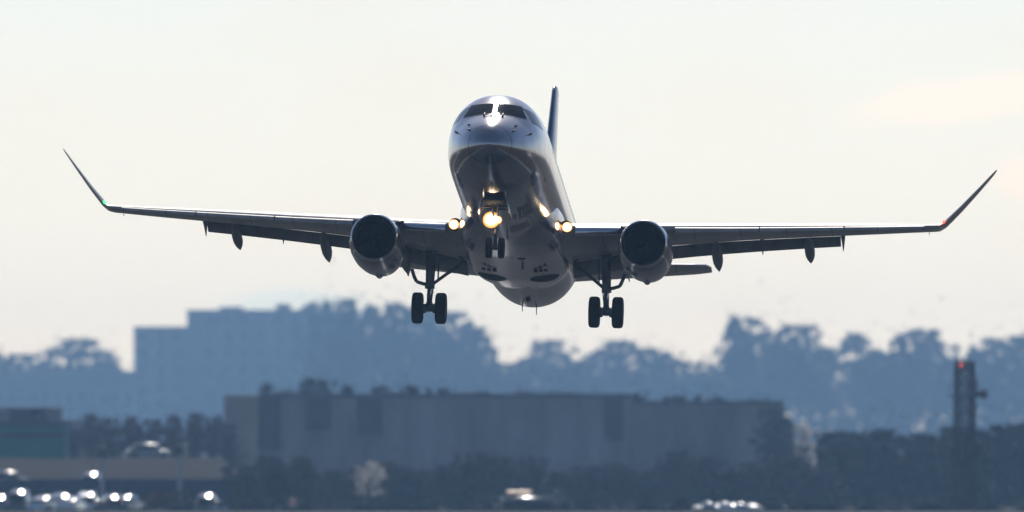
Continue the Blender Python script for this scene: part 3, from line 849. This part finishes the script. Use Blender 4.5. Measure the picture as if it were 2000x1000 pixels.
for i, (px, py, w, k) in enumerate(((1508, 800, 70, 1), (1536, 818, 56, 0))):
    dd = 1488 - 4 * i
    plant_tree("tree", MIDP[k], (at(px, dd), dd, 0), w * dd / FOC / (6, 7.5)[k], zt(py, dd) / 12, 1.3 * i, ("taller", "shorter")[i] + " of the two dark trees hiding the right corner of the grey building", "tree", "dark trees at the right corner of the grey building")
# dark evergreens filling the right
EVP = [proto_tree(90 + i, 12, w, .26, 5.0, .0, .3, 26) for i, w in enumerate((6, 7.5))]
rng = random.Random(21)
for i, px in enumerate((1622, 1668, 1716, 1764, 1812, 1862, 1912, 1962, 2012)):
    dd = 1380 + rng.uniform(-6, 6)
    k = i % 2
    py = (846, 850, 842, 856, 850, 838, 842, 834, 830)[i]
    plant_tree("evergreen_tree", EVP[k], (at(px, dd), dd, -1.2), (104, 112)[k] * dd / FOC / (6, 7.5)[k], (zt(py, dd) + 1.2) / 12, rng.uniform(0, 6), f"dense dark evergreen, {ORD[i]} from left in row behind the lattice mast", "tree", "dark evergreens behind the lattice mast")
# hedge shrubs in front of the long building
SHP = [proto_tree(60 + i, 4, w, .15, 4.6, .0, .4, 18, 'scrub') for i, w in enumerate((3.4, 4.2))]
for i, px in enumerate(range(478, 1600, 56)):
    dd = (1216 if px < 640 else 1310) + rng.uniform(-6, 6)
    k = i % 2
    py = 902 + rng.uniform(-24, 22) + (14 if 690 < px < 760 else 0)
    where = f"{ORD[i]} dark shrub from left, along the grey building" if i < 20 else "last dark shrub along the grey building"
    plant_tree("dark_shrub", SHP[k], (at(px, dd), dd, -.3), rng.uniform(80, 120) * dd / FOC / (3.4, 4.2)[k], (zt(py, dd) + .3) / 4, rng.uniform(0, 6), where, "shrub", "dark shrubs in front of the long building")

# ------------------------------------------------------------------ left: bank, brush, teal building
g = MB()
hv = []
for j, (y, z) in enumerate(((1222, -.2), (1240, 2.6), (1262, 5.0), (1345, 5.2), (1460, 3.0))):
    hv.append([g.bm.verts.new((-90 + 4 * i, y, z * max(0.0, min(1, (-24 - (-90 + 4 * i)) / 4)) ** .8 - .05 + (.12 * math.sin(i * 1.3 + j) if z > 0 else 0))) for i in range(21)])
for a, b in zip(hv, hv[1:]):
    for i in range(20):
        g.bm.faces.new((a[i], a[i + 1], b[i + 1], b[i]))
tag(g.build("earth_bank", M['bank'], smooth=60), kind='structure')

rng = random.Random(31)
BRP = [proto_tree(70 + i, 4.5, w, .13, 2.6, .02, .8, 16, 'pinkbrush') for i, w in enumerate((4, 5))]
for i, (px, py) in enumerate(((142, 824), (178, 812), (216, 820), (256, 816), (296, 822), (338, 814), (380, 810), (418, 816), (446, 830))):
    dd = 1420 + rng.uniform(-10, 10)
    k = i % 2
    plant_tree("bare_bush", BRP[k], (at(px, dd), dd, 3.4), 66 * dd / FOC / (4, 5)[k], (zt(py, dd) - 3.4) / 4.5, rng.uniform(0, 6), f"{ORD[i]} reddish bare bush on the bank, counted from the teal building", "bush", "reddish bare bushes on the bank")

d = 1390.0
xa, xb = at(-30, d), at(126, d)
tb = empty("teal_building", ((xa + xb) / 2, d, 3), 0, "teal clad building with grey rooftop units at the left edge", "building")
c_ = (xa + xb) / 2
ztp = zt(829, d)
B(MB().box((c_, d + 6, (ztp + 3) / 2), (xb - xa, 12, ztp - 3)), "wall", M['teal'], tb, c_, d, 3)
B(MB().box((c_ + .15, d + 6, ztp + .15), (xb - xa + .5, 12.6, .3)), "roof_edge", M['slate'], tb, c_, d, 3)
B(MB().box((c_, d - .05, zt(850, d)), (xb - xa - .1, .14, .4)), "cladding_band", M['darkclad'], tb, c_, d, 3)
for p0, p1, mm in ((-10, 15, 'concrete'), (16, 52, 'darkclad'), (53, 88, 'darkclad'), (89, 119, 'concrete')):
    xl, xr = at(p0, d), at(p1, d)
    B(MB().box(((xl + xr) / 2, d + 4, ztp + .3 + .75), (xr - xl - .04, 3, 1.5), None, .06), "rooftop_unit", M[mm], tb, c_, d, 3)

# fence along the foot of the bank
d = 1206.0
xa, xb = at(-20, d), at(452, d)
fe = empty("site_fence", ((xa + xb) / 2, d, 0), 0, "long dark blue sheet fence along the foot of the bank", "fence")
c_ = (xa + xb) / 2
n = 9
for k in range(n):
    w = (xb - xa) / n
    B(MB().box((xa + w * (k + .5), d, zt(936, d) / 2 + .05), (w - .12, .05, zt(936, d) - .1), Matrix.Rotation(R(.5 * math.sin(k * 2.1)), 3, 'Y')), "fence_panel", M['fence'], fe, c_, d)
for k in range(n + 1):
    x = xa + (xb - xa) * k / n
    B(MB().tube((x, d - .07, -.2), (x, d - .07, zt(934, d)), .05), "fence_post", M['fence'], fe, c_, d)

# lamp masts
def mast(px, py, dd, label):
    r = empty("lamp_mast", (at(px, dd), dd, 0), 0, label, "lamp post", "lamp masts before the bank")
    h = zt(py, dd)
    MB().tube((0, 0, -.2), (0, 0, h - .8), .24, .17, 12).build("pole", M['galv'], r)
    MB().box((0, 0, h - .45), (.78, .7, .9), None, .08).tube((0, 0, h - 1.0), (0, 0, h - .85), .25, .3).build("lamp_head", M['darkclad'], r)
    MB().box((0, -.36, h - .45), (.6, .06, .6), None, .02).build("lamp_glass", M['window'], r)
    return r
mast(200, 872, 1192, "lamp mast with a dark head nearest the teal building")
mast(351, 868, 1192, "lamp mast with a dark head in front of the dry brush")

# lattice mast
d = 1165.0
mx = at(1884, d)
mh = zt(707, d)
lm = empty("lattice_mast", (mx, d, 0), R(18), "tall dark lattice radio mast with platforms and a red top lamp", "mast")
def hw(z): return .80 - .12 * z / mh
fr = MB()
for sx in (-1, 1):
    for sy in (-1, 1):
        fr.tube((sx * hw(0), sy * hw(0), -.3), (sx * hw(mh), sy * hw(mh), mh), .10, .085, 8)
fr.build("leg_frame", M['towersteel'], lm)
br = MB()
k = 0
z = 0.0
while z < mh - .6:
    z2_ = min(mh, z + 1.25)
    a, b = hw(z), hw(z2_)
    for (p, q) in (((-1, -1), (1, -1)), ((1, -1), (1, 1)), ((1, 1), (-1, 1)), ((-1, 1), (-1, -1))):
        br.tube((p[0] * a, p[1] * a, z), (q[0] * b, q[1] * b, z2_), .095, .095, 6)
        br.tube((q[0] * a, q[1] * a, z), (p[0] * b, p[1] * b, z2_), .095, .095, 6)
        br.tube((p[0] * b, p[1] * b, z2_), (q[0] * b, q[1] * b, z2_), .095, .095, 6)
    z = z2_
br.build("bracing", M['towersteel'], lm)
for y in (774, 884):
    z = zt(y, d)
    MB().box((0, 0, z), (2.3, 2.3, .12)).build("platform", M['towersteel'], lm)
    rl = MB()
    for (p, q) in (((-1, -1), (1, -1)), ((1, -1), (1, 1)), ((1, 1), (-1, 1)), ((-1, 1), (-1, -1))):
        rl.tube((p[0] * 1.12, p[1] * 1.12, z + 1.0), (q[0] * 1.12, q[1] * 1.12, z + 1.0), .03)
        rl.tube((p[0] * 1.12, p[1] * 1.12, z), (p[0] * 1.12, p[1] * 1.12, z + 1.0), .03)
    rl.build("railing", M['towersteel'], lm)
for i, (x, y, z, w, h) in enumerate(((.55, -1.0, zt(752, d), .5, 1.2), (1.2, -.4, zt(770, d), .8, .6), (.5, -1.0, zt(798, d), .45, .9), (-.9, -1.1, zt(884, d), .5, 1.6), (0, -1.15, zt(876, d), .6, 1.4), (.9, -1.1, zt(880, d), .5, 1.7), (-1.2, -.2, zt(886, d), .4, 1.3), (1.25, .2, zt(884, d), .4, 1.3), (.2, -.9, zt(905, d), .9, .9))):
    MB().box((x, y, z), (w, .3, h), None, .05).build("panel_antenna", M['towerred'] if i < 3 else M['towersteel'], lm)
MB().lathe((1.45, -.6, zt(770, d)), (.5, -1, 0), [(0, .05), (.1, .3), (.25, .46), (.28, .45), (.14, .28)], 18).build("dish", M['towerred'], lm)
MB().lathe((-.62, -.62, mh - .35), (0, 0, 1), [(0, .08), (.14, .09), (.24, .07), (.28, .02)], 12).build("obstruction_lamp", M['red'], lm)
MB().tube((.3, -.3, 0), (.3, -.3, mh * .9), .07, .07).build("cable_ladder", M['towersteel'], lm)
MB().tube((.5, .3, mh), (.5, .3, mh + .7), .04, .02).tube((.1, .5, mh), (.1, .5, mh + .4), .05, .03).build("whip_antenna", M['towersteel'], lm)

# ------------------------------------------------------------------ parked vehicles
def car(px, dd, rz, paint, label, base=0.0, L=4.5, Hh=1.47, fl=1.0, name="parked_car", cat="car", group="parked cars"):
    r = empty(name, (at(px, dd), dd, base), rz, label, cat, group)
    Wd = 1.8
    def sect(prof, w0, w1, z0, z1):
        rings = []
        for u in (-1, -.93, -.7, 0, .7, .93, 1):
            sc = 1 - .10 * max(0, abs(u) - .6) / .4
            rings.append([(x * (1 - .03 * (abs(u) > .95)), u * (w0 + (w1 - w0) * (z - z0) / (z1 - z0)) / 2, z0 + (z - z0) * sc) for x, z in prof])
        return rings
    l = L / 2
    bodyp = [(-l, .35), (-l * .99, .62), (-l * .95, .86), (-l * .6, .93), (0, .94), (l * .42, .92), (l * .8, .82), (l * .96, .68), (l, .5), (l * .98, .28), (0, .22), (-l * .97, .25)]
    MB().loft(sect(bodyp, Wd, Wd * .96, .22, .94)).build("body", M[paint], r, 35)
    roofp = [(-l * .78, .92), (-l * .66, 1.12), (-l * .46, Hh * .96), (-l * .2, Hh), (l * .05, Hh * .985), (l * .16, Hh * .93), (l * .34, 1.1), (l * .48, .92)]
    MB().loft(sect(roofp, Wd * .95, Wd * .70, .92, Hh)).build("glasshouse", M['carglass'], r, 35)
    rings, under = [], []
    for u in range(-8, 9):
        v = u / 8
        ring_ = []
        for q in range(-9, 8):
            x = q * l * .075 - .12 * l
            z = Hh + .03 - x * x / (2 * 2.6) * .55 - (v * .68) ** 2 / (2 * 2.4 * fl) - (.10 if abs(v) == 1 else (.025 if abs(v) > .8 else 0))
            ring_.append((x, v * .72, z))
        ring_ += [(p[0] * .98, p[1] * .98, p[2] - .05) for p in reversed(ring_)]
        rings.append(ring_)
    MB().loft(rings).build("roof", M[paint], r, 50)
    for sx in (-.62, .64):
        for sy in (-1, 1):
            w = MB().lathe((sx * l, sy * .80, .31), (0, 1, 0), [(-.1, .2), (-.1, .29), (-.05, .315), (.05, .315), (.1, .29), (.1, .2)], 22).build("wheel", M['rubber'], r)
            MB().lathe((sx * l, sy * .80, .31), (0, 1, 0), [(-.085, .19), (.085, .19)], 16).build("wheel_rim", M['galv'], w)
    for sy in (-1, 1):
        MB().box((l * .95, sy * .62, .66), (.14, .34, .13), None, .03).build("headlight", M['carglass'], r)
        MB().box((-l * .965, sy * .66, .74), (.08, .28, .14), None, .02).build("tail_light", M['markerred'], r)
        MB().box((l * .28, sy * .96, 1.0), (.12, .2, .12), None, .03).build("wing_mirror", M[paint], r)
    return r
car(-4, 1172, R(97), 'carblue', "dark blue parked car cut by the left frame edge")
car(40, 1148, R(80), 'carblack', "tall black parked van second from the lower left corner", Hh=1.95)
car(92, 1140, R(66), 'carsilver', "silver parked car third from the lower left corner", Hh=1.4, fl=4)
car(120, 1168, R(102), 'carblue', "dark blue parked car behind the silver one at lower left", Hh=1.62)
car(171, 1146, R(86), 'carsilver', "tall silver parked van below the first lamp mast", Hh=1.75, L=4.9, fl=5)
car(140, 1138, R(78), 'carwhite', "low white parked car in front of the silver parked van", Hh=1.3, fl=3)
car(218, 1152, R(97), 'carblack', "black parked car right of the silver parked van", Hh=1.5)
car(250, 1176, R(72), 'carblue', "dark blue parked car beside the dry brown bush", Hh=1.45)
car(405, 1164, R(85), 'carblack', "black parked car right of the dry brown bush", Hh=1.6)
car(290, 1290, R(4), 'cargrey', "grey car driving along the top of the earth bank", base=5.0, name="bank_car", group=None)
car(181, 1226, R(84), 'carblue', "dark blue car on the bank face behind a lamp mast", base=2.0, group=None, name="bank_car", Hh=1.6)
car(15, 1228, R(8), 'carblack', "black car on the bank face at the left edge", base=2.2, group=None, name="bank_car")
d = 1141.0
r = empty("concrete_barrier", (at(465, d), d, 0), R(1.5), "low white concrete barrier cut off by the bottom edge right of the bollard", "barrier")
w = 170 * d / FOC
MB().loft([[(x, -.3, 0), (x, .3, 0), (x, .22, .2), (x, .1, .42 + .02 * math.sin(x * 3)), (x, -.1, .42 + .02 * math.sin(x * 3)), (x, -.22, .2)] for x in [-w / 2 + w * k / 16 for k in range(17)]]).build("block", M['carwhite'], r, 30)
r = empty("covered_pile", (at(1420, d), d, 0), 0, "low pile under a crumpled white sheet at the lower right edge", "pile")
rng = random.Random(9)
mb = MB()
gx, gy = 44, 14
ph = [(rng.uniform(1, 5), rng.uniform(1, 5), rng.uniform(0, 6)) for k in range(5)]
vv = []
for jy in range(gy + 1):
    row = []
    for ix in range(gx + 1):
        u, v = ix / gx * 2 - 1, jy / gy * 2 - 1
        e = max(0, 1 - abs(u) ** 3) ** .6 * max(0, 1 - abs(v) ** 3) ** .6
        n_ = sum(math.sin(a * u * 3.5 + b * v * 1.7 + c) for a, b, c in ph) / 5
        row.append(mb.bm.verts.new((u * 3.5, v * 1.3, e * (.78 + .22 * n_) + .04 * math.sin(17 * u + 5 * v) * e)))
    vv.append(row)
for jy in range(gy):
    for ix in range(gx):
        mb.bm.faces.new((vv[jy][ix], vv[jy][ix + 1], vv[jy + 1][ix + 1], vv[jy + 1][ix]))
mb.build("sheet", M['sheet'], r, 60)
# dark service truck, bottom centre
r = empty("service_truck", (at(1048, 1150), 1150, 0), R(6), "dark service truck at the bottom centre", "truck")
MB().box((-.9, 0, .95), (4.4, 2.0, .7), None, .08).box((-.9, 0, .5), (5.6, 1.5, .25), None, .04).build("cargo_bed", M['carblack'], r)
MB().loft([[(1.5, -.95, .45), (3.2, -.95, .45), (3.2, -.95, 1.0), (2.7, -.9, 1.1), (2.2, -.85, 1.75), (1.5, -.85, 1.8)], [(1.5, .95, .45), (3.2, .95, .45), (3.2, .95, 1.0), (2.7, .9, 1.1), (2.2, .85, 1.75), (1.5, .85, 1.8)]]).build("cab", M['carblack'], r, 25)
MB().loft([[(2.62, -.8, 1.15), (2.22, -.75, 1.7), (2.24, -.75, 1.72), (2.66, -.8, 1.15)], [(2.62, .8, 1.15), (2.22, .75, 1.7), (2.24, .75, 1.72), (2.66, .8, 1.15)]]).build("windscreen", M['carglass'], r, 0)
MB().lathe((-2.7, 0, 1.42), (1, 0, 0), [(0, .1), (.1, .42), (2.2, .42), (2.3, .1)], 24).build("tank", M['warmlit'], r)
MB().box((1.75, 0, 1.87), (.25, .9, .12), None, .03).build("light_bar", M['galv'], r)
for sx in (-2.4, 2.4):
    for sy in (-.85, .85):
        MB().lathe((sx, sy, .4), (0, 1, 0), [(-.13, .2), (-.12, .37), (0, .4), (.12, .37), (.13, .2)], 20).build("wheel", M['rubber'], r)
# dry bush, red marker, bollard, dark bush
single_plant("dry_bush", 81, 322, 958, 110, 1141, 'drybrush', "dry brown bush right of the lower left parked cars", "bush", .1, .9, .02, tw=.8)
single_plant("small_bush", 82, 1330, 970, 44, 1143, 'foliage', "small dark bush left of the lower right white car", "bush", .09, 1.0, .02, tw=.5)
r = empty("red_marker", (at(572, 1146), 1146, 0), 0, "small red marker drum near the bottom edge", "marker")
MB().lathe((0, 0, 0), (0, 0, 1), [(0, .36), (.08, .38), (.3, .35), (.7, .33), (1.02, .3), (1.05, .1)], 20).build("drum", M['markerred'], r)
MB().lathe((0, 0, .45), (0, 0, 1), [(0, .352), (.18, .345)], 20).build("band", M['carwhite'], r)
r = empty("bollard", (at(430, 1141), 1141, 0), 0, "short black bollard near the bottom edge right of the dry bush", "bollard")
MB().lathe((0, 0, -.1), (0, 0, 1), [(0, .3), (.15, .3), (.2, .22), (.7, .2), (.85, .26), (.98, .18), (1.0, .02)], 16).build("post", M['carblack'], r)

# tall dry weeds along the near edge of the car park
M['weeds'] = mat("dark dry weeds", (0.035, 0.032, 0.026), 0.9, 0, 0.4, 1.5, spec=0.1)
rng = random.Random(44)
V, F = [], []
for k in range(26000):
    x = rng.uniform(-46, 48)
    y = rng.uniform(1139, 1143)
    hh = max(.1, (.5 + .28 * math.sin(x * .9) * math.sin(x * .37 + 1) + .12 * math.sin(x * 2.3)) * rng.uniform(.5, 1.1))
    if x < -30: hh *= .35
    dx, dy = rng.gauss(0, .18) * hh, rng.gauss(0, .18) * hh
    wv = rng.uniform(.02, .045)
    a = rng.uniform(-.7, .7)
    i = len(V)
    V += [(x - wv * math.cos(a), y - wv * math.sin(a), -.02), (x + wv * math.cos(a), y + wv * math.sin(a), -.02), (x + dx, y + dy, hh)]
    F.append((i, i + 1, i + 2))
tag(mesh_obj("weeds", V, F, M['weeds']), "dark dry weeds along the bottom edge in front of the parked cars", "weeds", kind='stuff')

# ------------------------------------------------------------------ the air
hz = bpy.data.materials.new("haze")
hz.use_nodes = True
t = hz.node_tree
for nn in list(t.nodes):
    if nn.type != 'OUTPUT_MATERIAL': t.nodes.remove(nn)
pv = t.nodes.new("ShaderNodeVolumePrincipled")
pv.inputs['Color'].default_value = (0.34, 0.61, 1.0, 1)
pv.inputs['Density'].default_value = 0.000112
pv.inputs['Anisotropy'].default_value = 0.6
t.links.new(pv.outputs['Volume'], [n_ for n_ in t.nodes if n_.type == 'OUTPUT_MATERIAL'][0].inputs['Volume'])
hzo = MB().box((0, 2110, 35), (3200, 5620, 73)).build("haze", hz, smooth=0)
tag(hzo, kind='stuff')
